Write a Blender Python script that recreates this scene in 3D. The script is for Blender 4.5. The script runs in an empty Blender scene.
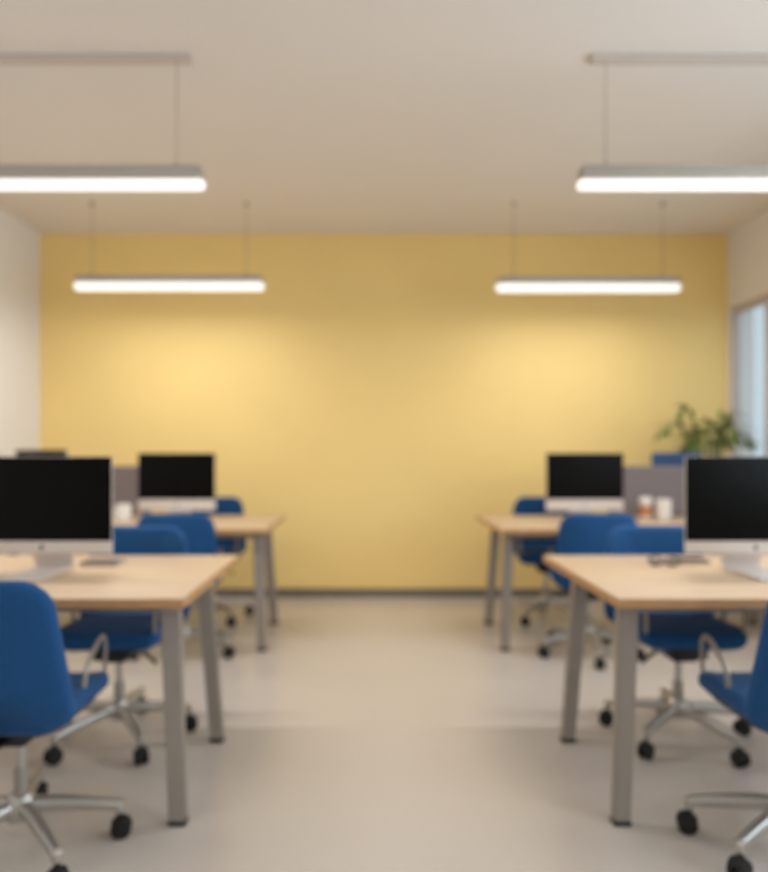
import bpy, bmesh, math, random
from mathutils import Vector, Matrix, noise

random.seed(7)
scene = bpy.context.scene
COL = scene.collection
PI = math.pi
R = math.radians

# ------------------------------------------------------------------ camera
cam_d = bpy.data.cameras.new('camera')
cam = bpy.data.objects.new('camera', cam_d)
COL.objects.link(cam)
cam.location = (0, 0, 1.19)
cam.rotation_euler = (PI / 2, 0, 0)
cam_d.sensor_fit = 'HORIZONTAL'
cam_d.sensor_width = 36
cam_d.lens = 680 / 768 * 36
cam_d.shift_x = 16 / 768
cam_d.shift_y = 17 / 768
cam_d.clip_start = 0.05
cam_d.dof.use_dof = True
cam_d.dof.focus_distance = 0.9
cam_d.dof.aperture_fstop = 2.05
scene.camera = cam

# ------------------------------------------------------------------ world, lights, exposure
w = bpy.data.worlds.new('sky')
scene.world = w
w.use_nodes = True
w.node_tree.nodes['Background'].inputs[0].default_value = (0.60, 0.72, 0.82, 1)
w.node_tree.nodes['Background'].inputs[1].default_value = 0.95

vs = scene.view_settings
vs.view_transform = 'Standard'
vs.look = 'None'
vs.gamma = 1
vs.exposure = 0.22
vs.use_curve_mapping = False
try:
    scene.cycles.use_denoising = True
    scene.cycles.max_bounces = 10
    scene.cycles.diffuse_bounces = 6
except Exception:
    pass

LAMP_L = 0.82         # radiance of the pendant diffusers
LAMP_W = (20.0, 7.3)        # light each pendant lamp throws down


def area(name, loc, rot, sx, sy, power, col):
    d = bpy.data.lights.new(name, 'AREA')
    d.shape = 'RECTANGLE'
    d.size = sx
    d.size_y = sy
    d.energy = power
    d.color = col
    o = bpy.data.objects.new(name, d)
    o.location = loc
    o.rotation_euler = rot
    COL.objects.link(o)
    return o


# daylight through the windows of the right wall
for yy, ly in ((4.44, 2.1), (2.085, 1.7), (-0.1, 1.7)):
    p = area('daylight_portal', (3.12, yy, 1.62), (0, R(90), 0), 1.5, ly, 1, (1, 1, 1))
    p.data.cycles.is_portal = True
for yy in (2.085, -0.1):
    area('window_daylight', (3.35, yy, 1.70), (0, R(90), 0), 1.5, 1.8, 52, (0.80, 0.91, 1.0))  # added lights outside the two unseen windows, lifting the ambient light
# added area lights without lamp bodies, standing in for the room's unseen ceiling lamps
for xx in (-1.5, 1.7):
    for yy in (1.2, -1.0):
        area('ceiling_lighting', (xx, yy, 2.38), (0, 0, 0), 1.4, 0.08, 6, (1.0, 0.96, 0.92))


# ------------------------------------------------------------------ materials
def lin(c):
    return tuple(((v / 255) / 12.92 if v / 255 <= 0.04045 else ((v / 255 + 0.055) / 1.055) ** 2.4) for v in c) + (1,)


def mat(name, rgb, rough=0.6, metal=0.0, spec=0.5, var=0.0, scale=8.0, bump=0.0, bscale=60.0, coat=0.0,
        stretch=(1, 1, 1), rgb2=None, sheen=0.0):
    m = bpy.data.materials.new(name)
    m.use_nodes = True
    nt = m.node_tree
    b = nt.nodes['Principled BSDF']
    b.inputs['Base Color'].default_value = lin(rgb)
    b.inputs['Roughness'].default_value = rough
    b.inputs['Metallic'].default_value = metal
    b.inputs['Specular IOR Level'].default_value = spec
    b.inputs['Coat Weight'].default_value = coat
    b.inputs['Sheen Weight'].default_value = sheen
    tc = nt.nodes.new('ShaderNodeTexCoord')
    mp = nt.nodes.new('ShaderNodeMapping')
    mp.inputs['Scale'].default_value = stretch
    nt.links.new(tc.outputs['Object'], mp.inputs[0])
    if var > 0 or rgb2:
        n = nt.nodes.new('ShaderNodeTexNoise')
        n.inputs['Scale'].default_value = scale
        n.inputs['Detail'].default_value = 5
        nt.links.new(mp.outputs[0], n.inputs[0])
        r = nt.nodes.new('ShaderNodeValToRGB')
        c1 = lin(rgb)
        c2 = lin(rgb2) if rgb2 else tuple(v * (1 - var) for v in c1[:3]) + (1,)
        r.color_ramp.elements[0].position = 0.3
        r.color_ramp.elements[1].position = 0.7
        r.color_ramp.elements[0].color = c2
        r.color_ramp.elements[1].color = c1
        nt.links.new(n.outputs[0], r.inputs[0])
        nt.links.new(r.outputs[0], b.inputs['Base Color'])
    if bump > 0:
        n2 = nt.nodes.new('ShaderNodeTexNoise')
        n2.inputs['Scale'].default_value = bscale
        n2.inputs['Detail'].default_value = 3
        nt.links.new(mp.outputs[0], n2.inputs[0])
        bp = nt.nodes.new('ShaderNodeBump')
        bp.inputs['Strength'].default_value = bump
        bp.inputs['Distance'].default_value = 0.002
        nt.links.new(n2.outputs[0], bp.inputs['Height'])
        nt.links.new(bp.outputs[0], b.inputs['Normal'])
    return m


M = {}
M['wall_yellow'] = mat('yellow_paint', (252, 222, 148), 0.55, spec=0.3, var=0.03, scale=2, bump=0.1, bscale=120)
M['wall_white'] = mat('white_paint', (238, 235, 233), 0.7, spec=0.3, var=0.02, scale=2, bump=0.1, bscale=120)
M['ceiling'] = mat('ceiling_paint', (236, 230, 225), 0.8, spec=0.2, var=0.02, scale=1.5)
M['floor'] = mat('polished_floor', (201, 192, 185), 0.26, spec=0.5, rgb2=(196, 188, 180), scale=1.2, bump=0.03, bscale=30)
M['base'] = mat('grey_skirting', (120, 112, 106), 0.5)
M['wood'] = mat('light_oak_top', (206, 182, 154), 0.42, rgb2=(196, 169, 139), scale=6, stretch=(0.6, 9, 9), bump=0.04, bscale=40)
M['edge'] = mat('oak_edge_band', (192, 148, 102), 0.5, rgb2=(176, 132, 88), scale=12, stretch=(1, 1, 6))
M['steel'] = mat('grey_powder_coated_steel', (160, 152, 144), 0.42, metal=0.35, var=0.04, scale=20)
M['black'] = mat('black_plastic', (26, 24, 23), 0.5, var=0.1, scale=30)
M['rubber'] = mat('black_rubber', (18, 16, 15), 0.7, var=0.1, scale=30)
M['chrome'] = mat('polished_aluminium', (190, 186, 180), 0.36, metal=0.75, var=0.03, scale=15)
M['armwire'] = mat('satin_grey_steel', (160, 152, 142), 0.4, metal=0.5, var=0.03, scale=15)
M['fabric'] = mat('blue_wool_fabric', (34, 80, 130), 0.85, spec=0.1, var=0.14, scale=90, bump=0.5, bscale=500, sheen=0.1)
M['screen'] = mat('black_screen_glass', (8, 7, 5), 0.22, spec=0.1, var=0.02, scale=2)
M['alu'] = mat('brushed_aluminium', (224, 215, 208), 0.45, metal=0.12, var=0.03, scale=60)
M['alu_dark'] = mat('shaded_stand_aluminium', (150, 142, 134), 0.4, metal=0.5, var=0.03, scale=60)
M['emblem'] = mat('dark_emblem', (46, 42, 40), 0.3)
M['grey_felt'] = mat('grey_felt', (138, 130, 132), 0.95, spec=0.1, var=0.08, scale=60, bump=0.3, bscale=300)
M['blue_felt'] = mat('blue_felt', (70, 92, 134), 0.95, spec=0.1, var=0.08, scale=60, bump=0.3, bscale=300)
M['ceramic'] = mat('white_ceramic', (236, 232, 226), 0.25, var=0.01)
M['lidwhite'] = mat('white_plastic_lid', (232, 226, 220), 0.4, var=0.01)
M['kraft'] = mat('tan_cardboard', (196, 134, 88), 0.8, var=0.06, scale=40)
M['coffee'] = mat('coffee', (50, 30, 18), 0.2, var=0.05)
M['notebook'] = mat('dark_grey_cover', (44, 38, 34), 0.6, var=0.06, scale=30)
M['pages'] = mat('cream_paper', (226, 216, 200), 0.8, var=0.05, scale=80, stretch=(1, 1, 30))
M['frame'] = mat('window_frame_paint', (196, 184, 176), 0.5, var=0.02)
M['housing'] = mat('lamp_housing_paint', (186, 178, 168), 0.5, var=0.02)
M['cable'] = mat('grey_cable', (168, 158, 148), 0.5, var=0.02)
M['rail'] = mat('ceiling_rail_paint', (210, 200, 192), 0.6, var=0.02)  # tone of the shade band on the ceiling
M['pot'] = mat('white_plant_pot', (220, 214, 206), 0.5, var=0.03)
M['soil'] = mat('potting_soil', (60, 44, 32), 0.95, var=0.4, scale=60)
M['leaf'] = mat('palm_leaf', (84, 120, 70), 0.5, rgb2=(146, 148, 72), scale=3)
M['stem'] = mat('palm_stem', (116, 120, 60), 0.6, var=0.2, scale=10)


def emission(name, rgb, s):
    m = bpy.data.materials.new(name)
    m.use_nodes = True
    b = m.node_tree.nodes['Principled BSDF']
    b.inputs['Base Color'].default_value = (0.8, 0.8, 0.8, 1)
    b.inputs['Emission Color'].default_value = tuple(rgb) + (1,)
    b.inputs['Emission Strength'].default_value = s
    return m


M['diffuser'] = emission('lit_diffuser', (1.0, 0.96, 0.90), LAMP_L)


def glass():
    m = bpy.data.materials.new('window_glass')
    m.use_nodes = True
    nt = m.node_tree
    nt.nodes.remove(nt.nodes['Principled BSDF'])
    out = nt.nodes['Material Output']
    t = nt.nodes.new('ShaderNodeBsdfTransparent')
    t.inputs[0].default_value = (0.93, 0.96, 0.97, 1)
    g = nt.nodes.new('ShaderNodeBsdfGlossy')
    g.inputs['Roughness'].default_value = 0.02
    mx = nt.nodes.new('ShaderNodeMixShader')
    f = nt.nodes.new('ShaderNodeLayerWeight')
    f.inputs[0].default_value = 0.5
    pw = nt.nodes.new('ShaderNodeMath')
    pw.operation = 'POWER'
    pw.inputs[1].default_value = 4
    nt.links.new(f.outputs['Facing'], pw.inputs[0])
    ma = nt.nodes.new('ShaderNodeMath')
    ma.operation = 'MULTIPLY_ADD'
    ma.inputs[1].default_value = 0.6
    ma.inputs[2].default_value = 0.04
    nt.links.new(pw.outputs[0], ma.inputs[0])
    nt.links.new(ma.outputs[0], mx.inputs[0])
    nt.links.new(t.outputs[0], mx.inputs[1])
    nt.links.new(g.outputs[0], mx.inputs[2])
    nt.links.new(mx.outputs[0], out.inputs[0])
    return m


M['glass'] = glass()


# ------------------------------------------------------------------ mesh helpers
def obj(name, bm, m, parent=None, smooth=True, loc=(0, 0, 0), angle=35):
    bmesh.ops.recalc_face_normals(bm, faces=bm.faces)
    me = bpy.data.meshes.new(name)
    bm.to_mesh(me)
    bm.free()
    for mm in (m if isinstance(m, (list, tuple)) else [m]):
        me.materials.append(mm)
    if smooth:
        me.polygons.foreach_set('use_smooth', [True] * len(me.polygons))
        me.set_sharp_from_angle(angle=R(angle))
    o = bpy.data.objects.new(name, me)
    o.location = loc
    if parent:
        o.parent = parent
    COL.objects.link(o)
    return o


def tag(o, label=None, cat=None, group=None, kind=None):
    if label:
        o['label'] = label
    if cat:
        o['category'] = cat
    if group:
        o['group'] = group
    if kind:
        o['kind'] = kind
    return o


def empty(name, loc=(0, 0, 0), rz=0.0):
    o = bpy.data.objects.new(name, None)
    o.empty_display_size = 0.1
    o.location = loc
    o.rotation_euler = (0, 0, rz)
    COL.objects.link(o)
    return o


KIDS = {}


def kids(o):
    return [c for c in COL.objects if c.parent == o]


def copy_tree(o, parent=None):
    c = o.copy()
    COL.objects.link(c)
    if parent:
        c.parent = parent
    for ch in kids(o):
        copy_tree(ch, c)
    return c


def box(bm, x0, x1, y0, y1, z0, z1, bev=0.0, seg=2):
    r = bmesh.ops.create_cube(bm, size=1)
    vsx = r['verts']
    for v in vsx:
        v.co = Vector(((x0 + x1) / 2 + v.co.x * (x1 - x0), (y0 + y1) / 2 + v.co.y * (y1 - y0), (z0 + z1) / 2 + v.co.z * (z1 - z0)))
    if bev > 0:
        es = list({e for v in vsx for e in v.link_edges})
        bmesh.ops.bevel(bm, geom=es, offset=bev, segments=seg, affect='EDGES', profile=0.5)
    return bm


def bxm(*a, **k):
    return box(bmesh.new(), *a, **k)


def frame_of(d):
    d = d.normalized()
    up = Vector((0, 0, 1)) if abs(d.z) < 0.95 else Vector((0, 1, 0))
    x = d.cross(up).normalized()
    return x, x.cross(d).normalized()


def sweep(bm, pts, prof, radii=None, closed=False):
    """sweep a 2-D profile (list of (u, v)) along pts; radii scales per point"""
    pts = [Vector(p) for p in pts]
    n = len(pts)
    rings = []
    last = None
    for i, p in enumerate(pts):
        d = (pts[min(i + 1, n - 1)] - pts[max(i - 1, 0)])
        if d.length < 1e-9:
            d = Vector((0, 0, 1))
        d.normalize()
        if last is None:
            x, y = frame_of(d)
        else:
            x = (last - d * last.dot(d)).normalized()
            y = d.cross(x).normalized() * -1
            y = x.cross(d).normalized()
        last = x
        s = radii[i] if radii else 1.0
        rings.append([bm.verts.new(p + x * u * s + y * v * s) for u, v in prof])
    k = len(prof)
    for a, b in zip(rings[:-1], rings[1:]):
        for j in range(k):
            bm.faces.new((a[j], a[(j + 1) % k], b[(j + 1) % k], b[j]))
    bm.faces.new(rings[0][::-1])
    bm.faces.new(rings[-1])
    return bm


def circ(r, n=12):
    return [(r * math.cos(2 * PI * i / n), r * math.sin(2 * PI * i / n)) for i in range(n)]


def oval(a, b, n=14, e=0.7):
    out = []
    for i in range(n):
        c, s = math.cos(2 * PI * i / n), math.sin(2 * PI * i / n)
        out.append((a * math.copysign(abs(c) ** e, c), b * math.copysign(abs(s) ** e, s)))
    return out


def tube(bm, pts, r, n=12):
    return sweep(bm, pts, circ(r, n))


def smooth_path(pts, sub=6):
    """Catmull-Rom through pts"""
    P = [Vector(p) for p in pts]
    P = [P[0] * 2 - P[1]] + P + [P[-1] * 2 - P[-2]]
    out = []
    for i in range(1, len(P) - 2):
        for k in range(sub):
            t = k / sub
            a, b, c, d = P[i - 1], P[i], P[i + 1], P[i + 2]
            out.append(0.5 * ((2 * b) + (c - a) * t + (2 * a - 5 * b + 4 * c - d) * t * t + (3 * b - a - 3 * c + d) * t ** 3))
    out.append(P[-2])
    return out


def lathe(bm, prof, n=24, c=(0, 0, 0)):
    """prof: (r, z) list, revolve about z; open ends closed by a fan if r>0"""
    rings = []
    for r, z in prof:
        if r < 1e-6:
            rings.append([bm.verts.new((c[0], c[1], c[2] + z))])
        else:
            rings.append([bm.verts.new((c[0] + r * math.cos(2 * PI * i / n), c[1] + r * math.sin(2 * PI * i / n), c[2] + z)) for i in range(n)])
    for a, b in zip(rings[:-1], rings[1:]):
        for i in range(n):
            j = (i + 1) % n
            if len(a) == 1 and len(b) == 1:
                continue
            if len(a) == 1:
                bm.faces.new((a[0], b[i], b[j]))
            elif len(b) == 1:
                bm.faces.new((a[i], b[0], a[j]))
            else:
                bm.faces.new((a[i], a[j], b[j], b[i]))
    for rr, rev in ((rings[0], True), (rings[-1], False)):
        if len(rr) > 1:
            bm.faces.new(rr[::-1] if rev else rr)
    return bm


def rrect(w, h, r, n=8):
    """rounded rectangle outline about the origin; r is one radius or four (tr, tl, bl, br)"""
    rs = (r,) * 4 if not isinstance(r, (tuple, list)) else r
    out = []
    for q, (sx, sy) in enumerate(((1, 1), (-1, 1), (-1, -1), (1, -1))):
        rr = rs[q]
        cx, cy = sx * (w / 2 - rr), sy * (h / 2 - rr)
        for k in range(n + 1):
            a = PI / 2 * q + PI / 2 * k / n
            out.append((cx + rr * math.cos(a), cy + rr * math.sin(a)))
    return out


def pad(outline, t, er, deform=None, puff=0.0, seg=4):
    """upholstered pad: outline in (u, v), thickness t along w with rounded rim er; deform maps (u,v,w)->xyz"""
    bm = bmesh.new()
    xs = [p[0] for p in outline]
    ys = [p[1] for p in outline]
    cx, cy = (min(xs) + max(xs)) / 2, (min(ys) + max(ys)) / 2
    hw, hh = (max(xs) - min(xs)) / 2, (max(ys) - min(ys)) / 2
    layers = []

    def ring(inset, w):
        sx, sy = max(1 - inset / hw, 0.0), max(1 - inset / hh, 0.0)
        return [(cx + (x - cx) * sx, cy + (y - cy) * sy, w) for x, y in outline]
    inner = [0.12, 0.3, 0.5, 0.7, 0.88]
    m = min(hw, hh)

    def insetf(f, w):
        return [(cx + (x - cx) * (1 - er / hw) * (1 - f), cy + (y - cy) * (1 - er / hh) * (1 - f), w) for x, y in outline]
    for f in reversed(inner):
        layers.append(insetf(f, -t / 2 - puff * 0.3 * math.sin(f * PI / 2)))
    for k in range(seg + 1):
        a = PI / 2 * k / seg
        layers.append(ring(er * (1 - math.sin(a)), -t / 2 + er * (1 - math.cos(a))))
    for k in range(seg + 1):
        a = PI / 2 * k / seg
        layers.append(ring(er * (1 - math.cos(a)), t / 2 - er * (1 - math.sin(a))))
    for f in inner:
        layers.append(insetf(f, t / 2 + puff * math.sin(f * PI / 2)))
    df = deform or (lambda u, v, w_: (u, v, w_))
    V = [[bm.verts.new(df(*p)) for p in L] for L in layers]
    k = len(outline)
    for a, b in zip(V[:-1], V[1:]):
        for j in range(k):
            bm.faces.new((a[j], a[(j + 1) % k], b[(j + 1) % k], b[j]))
    for L, wv in ((V[0], -t / 2 - puff * 0.3), (V[-1], t / 2 + puff)):
        c = bm.verts.new(df(cx, cy, wv))
        for j in range(k):
            bm.faces.new((L[j], L[(j + 1) % k], c))
    return bm


# ------------------------------------------------------------------ the room
XL, XR, YB, YF, H = -2.71, 2.97, 5.62, -3.2, 3.0
T = 0.2


def struct(name, bm, m, parent=None, smooth=False):
    o = obj(name, bm, m, parent, smooth)
    if not parent:
        o['kind'] = 'structure'
    return o


struct('floor', bxm(XL - T, XR + T, YF - T, YB + T, -0.15, 0), M['floor'])
struct('ceiling', bxm(XL - T, XR + T, YF - T, YB + T, H, H + 0.15), M['ceiling'])
struct('wall_back', bxm(XL - T, XR + T, YB, YB + T, 0, H), M['wall_yellow'])
struct('wall_front', bxm(XL - T, XR + T, YF - T, YF, 0, H), M['wall_white'])
struct('wall_left', bxm(XL - T, XL, YF, YB, 0, H), M['wall_white'])
# right wall with three window openings
WIN = [(3.35, 5.585), (1.2, 2.97), (-1.0, 0.8)]
SILL, HEAD = 0.85, 2.38
bm = bmesh.new()
box(bm, XR, XR + T, YF, YB, 0, SILL)
box(bm, XR, XR + T, YF, YB, HEAD, H)
ys = [YF] + [v for p in sorted(WIN) for v in p] + [YB]
for a, b in zip(ys[0::2], ys[1::2]):
    box(bm, XR, XR + T, a, b, SILL, HEAD)
struct('wall_right', bm, M['wall_white'])
for i, (a, b) in enumerate(WIN):
    e = empty('window_%d' % (i + 1), (XR + 0.015, (a + b) / 2, SILL))
    e['kind'] = 'structure'
    hw, hh = (b - a) / 2, HEAD - SILL
    MU = 5.10 - (a + b) / 2 if i == 0 else 0.0
    f = bmesh.new()
    for (y0, y1, z0, z1) in ((-hw, -hw + .055, 0, hh), (hw - .03, hw, 0, hh), (-hw + .055, hw - .055, 0, .055),
                             (-hw + .055, hw - .055, hh - .055, hh), (MU - .02, MU + .02, .055, hh - .055)):
        box(f, 0, 0.06, y0, y1, z0, z1, 0.004, 1)
    obj('window_frame', f, M['frame'], e)
    g = bmesh.new()
    box(g, .028, .032, -hw + .05, MU - .018, .05, hh - .05)
    box(g, .028, .032, MU + .018, hw - .05, .05, hh - .05)
    obj('window_pane', g, M['glass'], e, False)
    s = bxm(-0.10, 0.0, -hw + 0.002, hw - 0.002, 0.001, 0.028, 0.006)
    obj('window_sill', s, M['frame'], e)
BBH, BBT = 0.07, 0.014
struct('baseboard_back', bxm(XL, XR, YB - BBT, YB, 0, BBH, 0.003), M['base'])
struct('baseboard_left', bxm(XL, XL + BBT, YF, YB - BBT, 0, BBH, 0.003), M['base'])
struct('baseboard_right', bxm(XR - BBT, XR, YF, YB - BBT, 0, BBH, 0.003), M['base'])


# ------------------------------------------------------------------ pendant lamps
def make_lamp(name, x0, x1, y, z0, shade_strip, label, group):
    """x0..x1 extent, z0 underside of the diffuser"""
    e = empty(name, ((x0 + x1) / 2, y, z0))
    hl = (x1 - x0) / 2
    tag(e, label, 'ceiling lamp', group)
    # diffuser: a long opal tube with rounded ends, flattened on top
    d = bmesh.new()
    n = 20
    hy, hz = (0.032, 0.023) if y < 4 else (0.036, 0.030)
    rings = []
    N = 6
    for s in [-1, 1]:
        for k in range(N + 1):
            a = PI / 2 * k / N
            if s < 0:
                xx, rr = -hl + hz * (1 - math.sin(a)), math.cos(a)
                xx, rr = -hl + hz - hz * math.cos(a), math.sin(a)
            else:
                xx, rr = hl - hz + hz * math.sin(a), math.cos(a)
            rings.append((xx, max(rr, 0.03)))
    V = []
    for xx, rr in rings:
        V.append([d.verts.new((xx, hy * rr * math.copysign(abs(math.cos(t)) ** .8, math.cos(t)),
                               hz + hz * rr * math.copysign(abs(math.sin(t)) ** .8, math.sin(t))))
                  for t in [2 * PI * i / n for i in range(n)]])
    for a, b in zip(V[:-1], V[1:]):
        for j in range(n):
            d.faces.new((a[j], a[(j + 1) % n], b[(j + 1) % n], b[j]))
    d.faces.new(V[0])
    d.faces.new(V[-1])
    obj('diffuser', d, M['diffuser'], e, angle=60)
    # opaque channel above the tube
    h = bmesh.new()
    box(h, -hl + .02, hl - .02, -.038, .038, 2 * hz - .006, .104, .006, 2)
    ho = obj('housing', h, M['housing'], e)
    obj('end_cap', bxm(-hl + .012, -hl + .02, -.035, .035, 2 * hz - .003, .101, .003, 1), M['housing'], ho)
    obj('end_cap', bxm(hl - .02, hl - .012, -.035, .035, 2 * hz - .003, .101, .003, 1), M['housing'], ho)
    for s in (-1, 1):
        c = bmesh.new()
        tube(c, [(s * (hl - .13), 0, .102), (s * (hl - .13), 0, H - z0 - 0.012)], .0024, 8)
        co = obj('suspension_cable', c, M['cable'], e)
        g = bmesh.new()
        lathe(g, [(.004, -.022), (.012, -.02), (.018, -.008), (.018, 0)], 16, (s * (hl - .13), 0, H - z0))
        obj('ceiling_fixing', g, M['cable'], co)
        g = bmesh.new()
        lathe(g, [(.012, 0), (.012, .014), (.006, .022)], 12, (s * (hl - .13), 0, .103))
        obj('cable_grip', g, M['cable'], co)
    area('lamp_light', ((x0 + x1) / 2, y, z0 - .006), (0, 0, 0), 2 * hl - .10, .05, LAMP_W[0 if y < 4 else 1], (1.0, .96, .92))
    if shade_strip:
        obj('ceiling_rail', bxm(-hl + .06, hl - .06, -.03, .03, H - z0 - .022, H - z0, .004, 1), M['rail'], e)  # darker strip standing in for the soft shadow band on the ceiling
    return e


GL = 'linear pendant lamps'
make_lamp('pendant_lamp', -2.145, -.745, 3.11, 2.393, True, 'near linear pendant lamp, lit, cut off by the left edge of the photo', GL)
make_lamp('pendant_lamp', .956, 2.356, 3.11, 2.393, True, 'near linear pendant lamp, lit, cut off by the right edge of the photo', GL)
make_lamp('pendant_lamp', -2.125, -.75, 4.92, 2.365, False, 'lit linear pendant lamp seen whole against the left half of the yellow wall', GL)
make_lamp('pendant_lamp', .925, 2.26, 4.92, 2.355, False, 'lit linear pendant lamp seen whole against the right half of the yellow wall', GL)


# ------------------------------------------------------------------ desks
def make_desk(w, d, label):
    """origin: front left corner on the floor, top z .74"""
    e = empty('desk')
    tag(e, label, 'desk', 'light wood desks')
    z1, th = .74, .03
    t = bmesh.new()
    box(t, .002, w - .002, .002, d - .002, z1 - th, z1, 0.003, 2)
    top = obj('tabletop', t, M['wood'], e)
    eb = bmesh.new()
    box(eb, 0, w, -.0005, .002, z1 - th, z1 - .001)
    box(eb, 0, w, d - .002, d + .0005, z1 - th, z1 - .001)
    box(eb, -.0005, .002, .002, d - .002, z1 - th, z1 - .001)
    box(eb, w - .002, w + .0005, .002, d - .002, z1 - th, z1 - .001)
    obj('edge_band', eb, M['edge'], top, False)
    fr = bmesh.new()
    zf0, zf1 = z1 - th - .04, z1 - th
    box(fr, .09, w - .09, .12, .15, zf0, zf1, .003, 1)
    box(fr, .09, w - .09, d - .15, d - .12, zf0, zf1, .003, 1)
    box(fr, .09, .12, .15, d - .15, zf0, zf1, .003, 1)
    box(fr, w - .12, w - .09, .15, d - .15, zf0, zf1, .003, 1)
    obj('frame', fr, M['steel'], e)
    for sx in (-1, 1):
        for sy in (-1, 1):
            # splayed flat section leg
            ins = .065 if sy < 0 else .105
            tx = ins if sx < 0 else w - ins
            ty = .095 if sy < 0 else d - .20
            bx_ = tx + sx * (.025 if sy < 0 else .052)
            by_ = ty + sy * .01
            lg = bmesh.new()
            levels = [(zf1, .031, .024, tx, ty), (.012, .027, .02, bx_, by_)]
            V = []
            for (z, a, b, cx, cy) in levels:
                V.append([lg.verts.new((cx + u * a, cy + v * b, z)) for u, v in ((-1, -1), (1, -1), (1, 1), (-1, 1))])
            for j in range(4):
                lg.faces.new((V[0][j], V[0][(j + 1) % 4], V[1][(j + 1) % 4], V[1][j]))
            lg.faces.new(V[0])
            lg.faces.new(V[1])
            bmesh.ops.bevel(lg, geom=lg.edges[:], offset=.005, segments=2, affect='EDGES')
            lo = obj('leg', lg, M['steel'], e)
            obj('foot_cap', bxm(bx_ - .029, bx_ + .029, by_ - .022, by_ + .022, 0, .014, .003, 1), M['black'], lo)
            obj('leg_bracket', bxm(tx - .045, tx + .045, ty - .035, ty + .035, zf1 - .012, zf1 - .001, .002, 1), M['black'], lo)
    return e


DW = 1.62
dk = make_desk(DW, .90, 'light wood desk in the front left, the nearest one on the left')
dk.location = (-.57 - DW, 2.10, 0)
d2 = copy_tree(dk)
d2.location = (.772, 2.10, 0)
d2['label'] = 'light wood desk in the front right, the nearest one on the right'
dk3 = make_desk(1.95, .90, 'light wood desk by the yellow wall on the left, behind the front left desk')
dk3.location = (-.60 - 1.95, 4.02, 0)
d4 = copy_tree(dk3)
d4.location = (.785, 4.02, 0)
d4['label'] = 'light wood desk by the yellow wall on the right, behind the front right desk'


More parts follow.
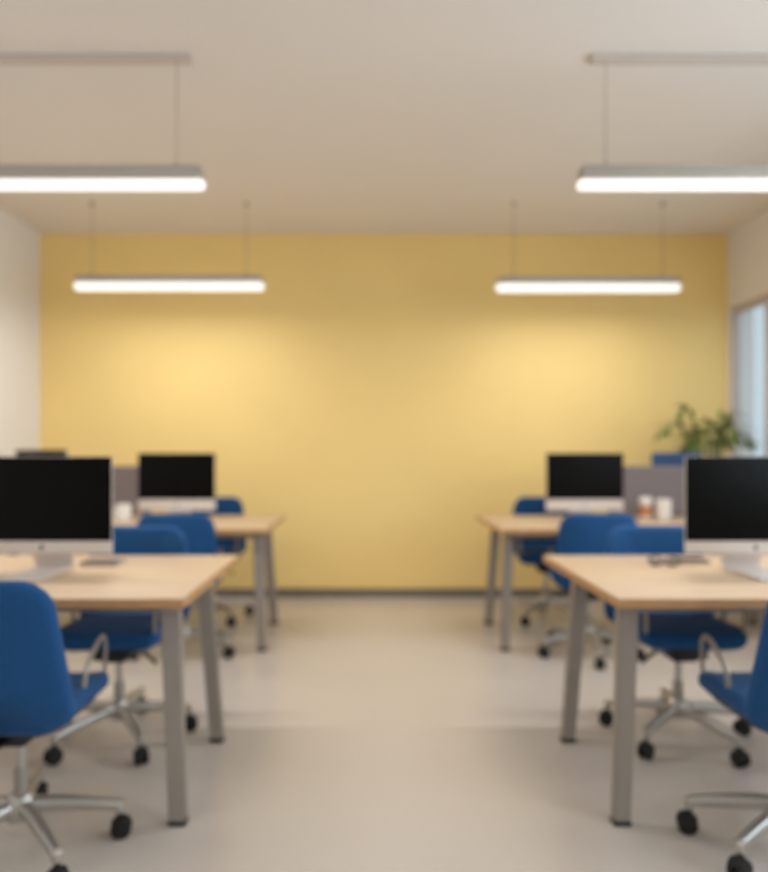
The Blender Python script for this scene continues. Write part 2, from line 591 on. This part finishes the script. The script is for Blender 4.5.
# ------------------------------------------------------------------ chairs
def make_chair(angles, label, lever=-1):
    """origin under the column, sitter faces +y"""
    e = empty('swivel_chair')
    tag(e, label, 'chair', 'blue swivel chairs')
    # seat pad
    ol = rrect(.44, .405, (.05, .05, .05, .05), 7)

    def sd(u, v, w_):
        v2 = v - .02
        z = .452 + w_ - .030 * max(0, (v - .08) / .15) ** 2 + .02 * (u / .235) ** 2 - .012 * max(0, -(v) / .22)
        return (u * (1 - .06 * max(0, -v / .2) - .05 * max(0, v / .2)), v2, z)
    obj('seat', pad(ol, .062, .027, sd, .008), M['fabric'], e)
    # lower shell of the seat
    obj('seat_shell', pad(rrect(.38, .34, .07, 6), .02, .008, lambda u, v, w_: (u, v - .02, .412 + w_ + .02 * (u / .235) ** 2)), M['black'], e)
    # backrest: tall rounded shell that wraps the sitter
    hb = .42
    ob = []
    for x, y in rrect(.455, hb, (.085, .085, .055, .055), 8):
        f = 1 + .18 * (0.5 - (y / hb + .5))
        ob.append((x * f, y))

    def bd(u, v, w_):
        t = v / hb + .5
        y = -.262 + .052 * (abs(u) / .24) ** 2.2 - .045 * (t - .3) + .045 * max(0, .25 - t) / .25 * .6
        return (u, y + w_, .437 + hb * t)
    obj('backrest', pad(ob, .044, .020, bd, .004), M['fabric'], e)
    # bracket joining back and mechanism
    b = bmesh.new()
    sweep(b, smooth_path([(0, -.02, .385), (0, -.16, .385), (0, -.262, .40), (0, -.288, .46), (0, -.298, .55)], 5), oval(.045, .009))
    obj('back_bracket', b, M['black'], e)
    m = bmesh.new()
    box(m, -.075, .075, -.13, .11, .355, .402, .014, 3)
    box(m, -.05, .05, -.08, .07, .335, .36, .01, 2)
    obj('tilt_mechanism', m, M['black'], e)
    lv = bmesh.new()
    sweep(lv, smooth_path([(lever * a_, b_, c_) for a_, b_, c_ in ((.06, .03, .375), (.10, .03, .372), (.135, .03, .35), (.165, .035, .325))], 4), oval(.009, .006))
    obj('tilt_lever', lv, M['black'], e)
    c = bmesh.new()
    lathe(c, [(.014, .22), (.014, .338)], 18)
    obj('gas_column', c, M['chrome'], e)
    c = bmesh.new()
    lathe(c, [(.020, .10), (.021, .105), (.021, .235), (.018, .245)], 20)
    obj('column_sleeve', c, M['steel'], e)
    hub = bmesh.new()
    lathe(hub, [(.030, .088), (.043, .094), (.045, .135), (.036, .160), (.028, .168)], 24)
    obj('base_hub', hub, M['chrome'], e)
    for s in (-1, 1):
        a = bmesh.new()
        xx = s * .19
        path = smooth_path([(xx - s * .07, .13, .405), (xx - s * .02, .14, .415), (xx, .145, .45), (xx + s * .006, .15, .55), (xx + s * .006, .143, .590), (xx + s * .006, .118, .604),
                            (xx + s * .006, .08, .592), (xx + s * .006, .01, .548), (xx + s * .004, -.01, .50), (xx, -.015, .44), (xx - s * .02, -.015, .415), (xx - s * .07, -.015, .405)], 5)
        sweep(a, path, oval(.0085, .006, 12))
        obj('armrest', a, M['armwire'], e)
    for A in angles:
        ca, sa = math.cos(R(A)), math.sin(R(A))
        Lr = .28

        def P(r, z, side=0):
            return (ca * r - sa * side, sa * r + ca * side, z)
        g = bmesh.new()
        sweep(g, [P(.03, .130), P(.12, .124), P(.22, .110), P(Lr + .004, .100)], oval(.019, .021, 14, .8), [1.1, 1.05, .92, .78])
        lathe(g, [(.0, .076), (.014, .078), (.017, .09), (.015, .104), (.008, .111), (.0, .113)], 16, (ca * Lr, sa * Lr, 0))
        lo = obj('base_leg', g, M['chrome'], e)
        # twin wheel caster trailing sideways
        k = bmesh.new()
        wx = Vector((-sa, ca, 0))
        cc = Vector((ca * (Lr + .006), sa * (Lr + .006), .031))
        lathe(k, [(.008, .05), (.008, .082)], 10, (ca * Lr, sa * Lr, 0))
        for s in (-1, 1):
            t = bmesh.new()
            lathe(t, [(.0, -.0), (.020, 0), (.029, .003), (.031, .007), (.031, .015), (.028, .019), (.012, .021), (.0, .021)], 20)
            rot = Vector((0, 0, 1)).rotation_difference(wx * s).to_matrix().to_4x4()
            bmesh.ops.transform(t, matrix=Matrix.Translation(cc + wx * s * .004) @ rot, verts=t.verts)
            tm = bpy.data.meshes.new('tmp')
            t.to_mesh(tm)
            t.free()
            k.from_mesh(tm)
            bpy.data.meshes.remove(tm)
        # hood over the wheels
        hd = []
        for q in range(9):
            aa = R(28) + R(124) * q / 8
            hd.append((cc.x + ca * .0315 * math.cos(aa), cc.y + sa * .0315 * math.cos(aa), .031 + .0325 * math.sin(aa)))
        sweep(k, hd, oval(.012, .003, 8))
        obj('caster', k, M['rubber'], lo)
    return e


# front left chair (its back to the viewer)
ch = make_chair((12, -45, -128, 170, 106), 'nearest blue swivel chair on the left, back to the viewer, cut by the left edge')
ch.location = (-1.045, 2.05, 0)
c2 = make_chair((163, -147, -72, 0, 62), 'nearest blue swivel chair on the right, back to the viewer, cut by the right edge', 1)
c2.location = (1.275, 2.05, 0)
CH = make_chair((198, 126, 54, -18, 270), 'blue swivel chair facing the viewer from behind the front left desk')
CH.location = (-1.035, 2.83, 0)
CH.rotation_euler.z = PI
# rotated by 180 degrees; its star base has its own angle through the leg list
c3 = make_chair((-28, 42, 114, 186, 258), 'x', 1)
c3.location = (1.295, 2.84, 0)
c3.rotation_euler.z = PI
c3['label'] = 'blue swivel chair facing the viewer from behind the front right desk'
for x, y, rz, lab in ((-1.085, 4.02, R(4), 'blue swivel chair between the two left desks, its back to the viewer'),
                      (1.30, 4.02, R(-5), 'blue swivel chair between the two right desks, its back to the viewer'),
                      (-1.13, 4.88, PI + R(6), 'blue swivel chair behind the rear left desk, closest left chair to the yellow wall'),
                      (1.28, 4.88, PI - R(8), 'blue swivel chair behind the rear right desk, closest right chair to the yellow wall')):
    c = copy_tree(CH)
    c.location = (x, y, 0)
    c.rotation_euler.z = rz
    c['label'] = lab


# ------------------------------------------------------------------ monitors
def make_monitor(label, dz=0.0, drop=0.0):
    """origin: on the desk under the stand, the screen faces -y"""
    e = empty('computer_monitor')
    tag(e, label, 'monitor', 'black computer monitors')
    w = .528
    zb, zs, zt = .073 + dz - drop, .120 + dz, .437 + dz
    hs = bmesh.new()
    box(hs, -w / 2, w / 2, -.004, .006, zb, zt, .0035, 2)
    # curved back
    f = pad(rrect(w - .02, zt - zb - .02, .03, 5), .02, .009, lambda u, v, w_: (u, .006 + (w_ + .01) * (1.9 - 1.4 * (abs(u) / .27) ** 2), (zb + zt) / 2 + v))
    tm = bpy.data.meshes.new('t')
    f.to_mesh(tm)
    f.free()
    hs.from_mesh(tm)
    bpy.data.meshes.remove(tm)
    ho = obj('housing', hs, M['alu'], e)
    obj('screen', bxm(-w / 2 + .001, w / 2 - .001, -.0075, -.0035, zs, zt - .001, .0015, 1), M['screen'], e)
    # fruit shaped emblem on the chin
    g = bmesh.new()
    pts = []
    for i in range(28):
        a = 2 * PI * i / 28
        r = .0085 * (1 - .12 * math.cos(2 * a)) * (1 - .22 * math.exp(-((a - PI / 2) / .3) ** 2))
        px, pz = r * math.cos(a), r * math.sin(a) * 1.05
        dx, dz_ = px - .0115, pz - .001
        if math.hypot(dx, dz_) < .0055:
            k = .0055 / max(math.hypot(dx, dz_), 1e-5)
            px, pz = .0115 + dx * k, .001 + dz_ * k
        pts.append((px, pz))
    zc = (zb + zs) / 2
    va = [g.verts.new((x, -.0052, zc - .001 + z)) for x, z in pts]
    vb = [g.verts.new((x, -.0038, zc - .001 + z)) for x, z in pts]
    g.faces.new(va)
    g.faces.new(vb[::-1])
    for j in range(len(pts)):
        g.faces.new((va[j], va[(j + 1) % len(pts)], vb[(j + 1) % len(pts)], vb[j]))
    lf = [g.verts.new((x, -.0052, zc + z)) for x, z in ((.0, .0085), (.0005, .0115), (.003, .0135), (.0028, .0105))]
    g.faces.new(lf)
    obj('emblem', g, M['emblem'], ho, False)
    # foot and neck bent out of one aluminium sheet
    s = bmesh.new()
    sweep(s, smooth_path([(0, -.17, .0055), (0, 0, .0055), (0, .075, .0055), (0, .10, .014), (0, .095, .04), (0, .06, .12 + dz), (0, .032, .20 + dz)], 5), oval(.078, .0045, 16, .35))
    obj('stand', s, M['alu'], e)
    return e


mo = make_monitor('large black-screened monitor on the front left desk, cut by the left edge')
mo.location = (-1.222, 2.55, .7405)
m2 = copy_tree(mo)
m2.location = (1.452, 2.55, .7405)
m2['label'] = 'large black-screened monitor on the front right desk, cut by the right edge'
m3 = make_monitor('x', .012, .03)
m3.location = (-1.31, 4.66, .7405)
m3['label'] = 'small-looking computer monitor on the rear left desk, seen whole against the yellow wall'
m4 = copy_tree(m3)
m4.location = (1.485, 4.66, .7405)
m4['label'] = 'small-looking computer monitor on the rear right desk, seen whole against the yellow wall'
m5 = make_monitor('black monitor behind the front left monitor, only its top edge showing', .035)
m5.location = (-2.21, 4.60, .7405)
m5.rotation_euler.z = R(-28)


# ------------------------------------------------------------------ desk screens
def make_divider(name, w, h, m, label, cat='desk divider'):
    e = empty(name)
    tag(e, label, cat)
    obj('panel', pad(rrect(w, h, .02, 4), .03, .010, lambda u, v, w_: (u, w_, .002 + h / 2 + v)), m, e)
    for s in (-1, 1):
        b = bmesh.new()
        xx = s * (w / 2 - .08)
        box(b, xx - .03, xx + .03, -.028, .028, .0, .006, .002, 1)
        box(b, xx - .03, xx + .03, -.022, -.016, .005, .06, .002, 1)
        box(b, xx - .03, xx + .03, .016, .022, .005, .06, .002, 1)
        obj('foot_bracket', b, M['steel'], e)
    return e


dv = make_divider('desk_divider', .84, .355, M['grey_felt'], 'grey fabric desk divider on the rear left desk, between the two monitors')
dv.location = (-1.98, 4.885, .7405)
dv = make_divider('desk_divider', .95, .355, M['grey_felt'], 'grey fabric desk divider on the rear right desk, behind the cups')
dv.location = (2.18, 4.825, .7405)
bd_ = make_divider('desk_divider', .36, .45, M['blue_felt'], 'small blue panel rising above the grey divider of the rear right desk')
bd_.location = (2.22, 4.887, .7405)


# ------------------------------------------------------------------ cups
def make_mug(label, r=.042, h=.10):
    e = empty('mug')
    tag(e, label, 'mug')
    b = bmesh.new()
    lathe(b, [(0, .004), (r * .72, .004), (r * .82, 0), (r * .9, .004), (r, .02), (r, h - .002), (r - .002, h), (r - .005, h - .002), (r - .006, .02), (r * .6, .010), (0, .010)], 28)
    bo = obj('cup_body', b, M['ceramic'], e)
    g = bmesh.new()
    tube(g, smooth_path([(r - .003, 0, h * .8), (r + .02, 0, h * .8), (r + .03, 0, h * .55), (r + .018, 0, h * .26), (r - .003, 0, h * .24)], 5), .0055, 10)
    obj('handle', g, M['ceramic'], e)
    g = bmesh.new()
    lathe(g, [(0, h * .72), (r - .006, h * .72)], 24)
    obj('drink', g, M['coffee'], e)
    return e


mg = make_mug('white mug on the rear right desk, standing right of the tan-sleeved paper cup', .05, .135)
mg.location = (2.0, 4.60, .7405)
mg.rotation_euler.z = R(60)
mg = make_mug('white mug on the rear left desk, between the front monitor and the small monitor', .047, .11)
mg.location = (-1.615, 4.50, .7405)
mg.rotation_euler.z = R(-120)
pc = empty('paper_cup', (1.885, 4.62, .7405))
tag(pc, 'white-lidded paper cup with a tan sleeve on the rear right desk', 'paper cup')
g = bmesh.new()
lathe(g, [(0, 0), (.029, 0), (.030, .003), (.041, .128), (0, .128)], 24)
obj('cup_body', g, M['lidwhite'], pc)
g = bmesh.new()
lathe(g, [(.0325, .022), (.0395, .096), (.041, .096), (.034, .022), (.0325, .022)], 24)
obj('sleeve', g, M['kraft'], pc)
g = bmesh.new()
lathe(g, [(.043, .124), (.044, .128), (.043, .133), (.038, .136), (.037, .148), (.034, .150), (.033, .146), (0, .146)], 24)
obj('lid', g, M['lidwhite'], pc)


# ------------------------------------------------------------------ small desk things
def make_notebook(name, w, d, h, label, cat):
    e = empty(name)
    tag(e, label, cat)
    c = bmesh.new()
    box(c, -w / 2, w / 2, -d / 2, d / 2, 0, .0015, .0005, 1)
    box(c, -w / 2, w / 2, -d / 2, d / 2, h - .0015, h, .0005, 1)
    box(c, -w / 2, w / 2, d / 2 - .0015, d / 2, 0, h, .0005, 1)
    obj('cover', c, M['notebook'], e)
    obj('pages', bxm(-w / 2 + .003, w / 2 - .003, -d / 2 + .003, d / 2 - .002, .0016, h - .0016), M['pages'], e, False)
    return e


nb = make_notebook('notebook', .15, .10, .014, 'closed dark notebook on the front left desk, right of the monitor stand', 'notebook')
nb.location = (-1.07, 2.74, .7405)
nb = make_notebook('notebook', .12, .09, .014, 'closed dark notebook on the front right desk, left of the monitor stand', 'notebook')
nb.location = (1.325, 2.79, .7405)
# folded glasses
gl = empty('eyeglasses', (1.175, 2.70, .7405), R(-12))
tag(gl, 'dark-framed eyeglasses lying on the front right desk beside the notebook', 'eyeglasses')
f = bmesh.new()
for s in (-1, 1):
    ring = [(s * .033 + .025 * math.cos(2 * PI * i / 20), -.002, .021 + .018 * math.sin(2 * PI * i / 20)) for i in range(21)]
    sweep(f, ring, oval(.0028, .0028, 8, 1))
sweep(f, [(-.010, -.002, .026), (0, -.004, .029), (.010, -.002, .026)], circ(.0022, 8))
obj('rims', f, M['black'], gl)
for s in (-1, 1):
    t = bmesh.new()
    sweep(t, smooth_path([(s * .059, -.001, .024), (s * .061, .006, .025), (s * .03, .014 + s * .004, .018), (-s * .045, .018 + s * .005, .004)], 5), oval(.0022, .0035, 8, 1))
    obj('temple', t, M['black'], gl)
    l = bmesh.new()
    ring = [l.verts.new((s * .033 + .0245 * math.cos(2 * PI * i / 20), -.002, .021 + .0175 * math.sin(2 * PI * i / 20))) for i in range(20)]
    l.faces.new(ring)
    r_ = bmesh.ops.extrude_face_region(l, geom=l.faces[:])
    for v in [x for x in r_['geom'] if isinstance(x, bmesh.types.BMVert)]:
        v.co.y -= .0008
    obj('lens', l, M['glass'], gl, False)


# ------------------------------------------------------------------ potted palm
pl = empty('potted_palm', (2.59, 5.22, 0))
tag(pl, 'green potted palm in the corner behind the right-hand monitors', 'plant')
g = bmesh.new()
lathe(g, [(0, 0), (.13, 0), (.15, .02), (.185, .46), (.19, .48), (.178, .48), (.172, .44), (0, .44)], 36)
obj('pot', g, M['pot'], pl)
g = bmesh.new()
lathe(g, [(0, .452), (.08, .450), (.171, .442), (.171, .430), (0, .430)], 30)
obj('soil', g, M['soil'], pl)


def frond(az, reach, top, tip, n_leaf, ll, seedv):
    """an arching midrib with drooping leaflets; az degrees, leaves are one mesh"""
    rnd = random.Random(seedv)
    ca, sa = math.cos(R(az)), math.sin(R(az))
    base = Vector((.03 * ca, .03 * sa, .44))
    pts = smooth_path([base, base + Vector((.12 * reach * ca, .12 * reach * sa, (top - .44) * .55)),
                       base + Vector((.38 * reach * ca, .38 * reach * sa, (top - .44) * .93)),
                       base + Vector((.70 * reach * ca, .70 * reach * sa, (top - .44))),
                       Vector((reach * ca, reach * sa, tip))], 8)
    sb = bmesh.new()
    n = len(pts)
    sweep(sb, pts, circ(.0075, 7), [1.2 - .95 * i / (n - 1) for i in range(n)])
    so = obj('frond_stem', sb, M['stem'], pl)
    lb = bmesh.new()
    sweep(lb, pts[int(.34 * (n - 1)):], circ(.0045, 6), [1.0] * (n - int(.34 * (n - 1))))
    for i in range(n_leaf):
        t = .36 + .64 * i / (n_leaf - 1)
        f = t * (n - 1)
        k = min(int(f), n - 2)
        p = pts[k].lerp(pts[k + 1], f - k)
        d = (pts[k + 1] - pts[k]).normalized()
        for s in (-1, 1):
            side = Vector((-sa, ca, 0)) * s
            L = ll * (1 - .55 * abs(t - .68) / .6) * rnd.uniform(.85, 1.12)
            dr = (side * rnd.uniform(.6, .9) + d * rnd.uniform(.6, .9) + Vector((0, 0, rnd.uniform(.05, .3)))).normalized()
            wd = .040
            nrm = dr.cross(Vector((0, 0, 1))).normalized()
            prev = None
            for q in range(7):
                u = q / 6
                c = p + dr * L * u + Vector((0, 0, -.28 * L * u * u))
                ww = wd * math.sin(PI * (.12 + .86 * u)) ** .8 * .5
                a = lb.verts.new(c + nrm * ww + Vector((0, 0, .004)))
                m_ = lb.verts.new(c)
                b = lb.verts.new(c - nrm * ww + Vector((0, 0, .004)))
                if prev:
                    lb.faces.new((prev[0], a, m_, prev[1]))
                    lb.faces.new((prev[1], m_, b, prev[2]))
                prev = (a, m_, b)
    obj('leaflets', lb, M['leaf'], so, True, angle=80)


for i, (az, reach, top, tip, nl, ll) in enumerate((
        (185, .33, 1.40, 1.34, 7, .17), (150, .16, 1.54, 1.52, 6, .15), (215, .24, 1.30, 1.22, 7, .16), (15, .24, 1.48, 1.45, 7, .18),
        (-5, .33, 1.34, 1.27, 7, .15), (-50, .22, 1.38, 1.30, 7, .17), (250, .20, 1.34, 1.26, 7, .16), (95, .18, 1.42, 1.36, 7, .16),
        (265, .10, 1.42, 1.38, 7, .16), (300, .14, 1.34, 1.27, 7, .15), (170, .14, 1.26, 1.18, 7, .15))):
    frond(az, reach, top, tip, nl, ll, i)
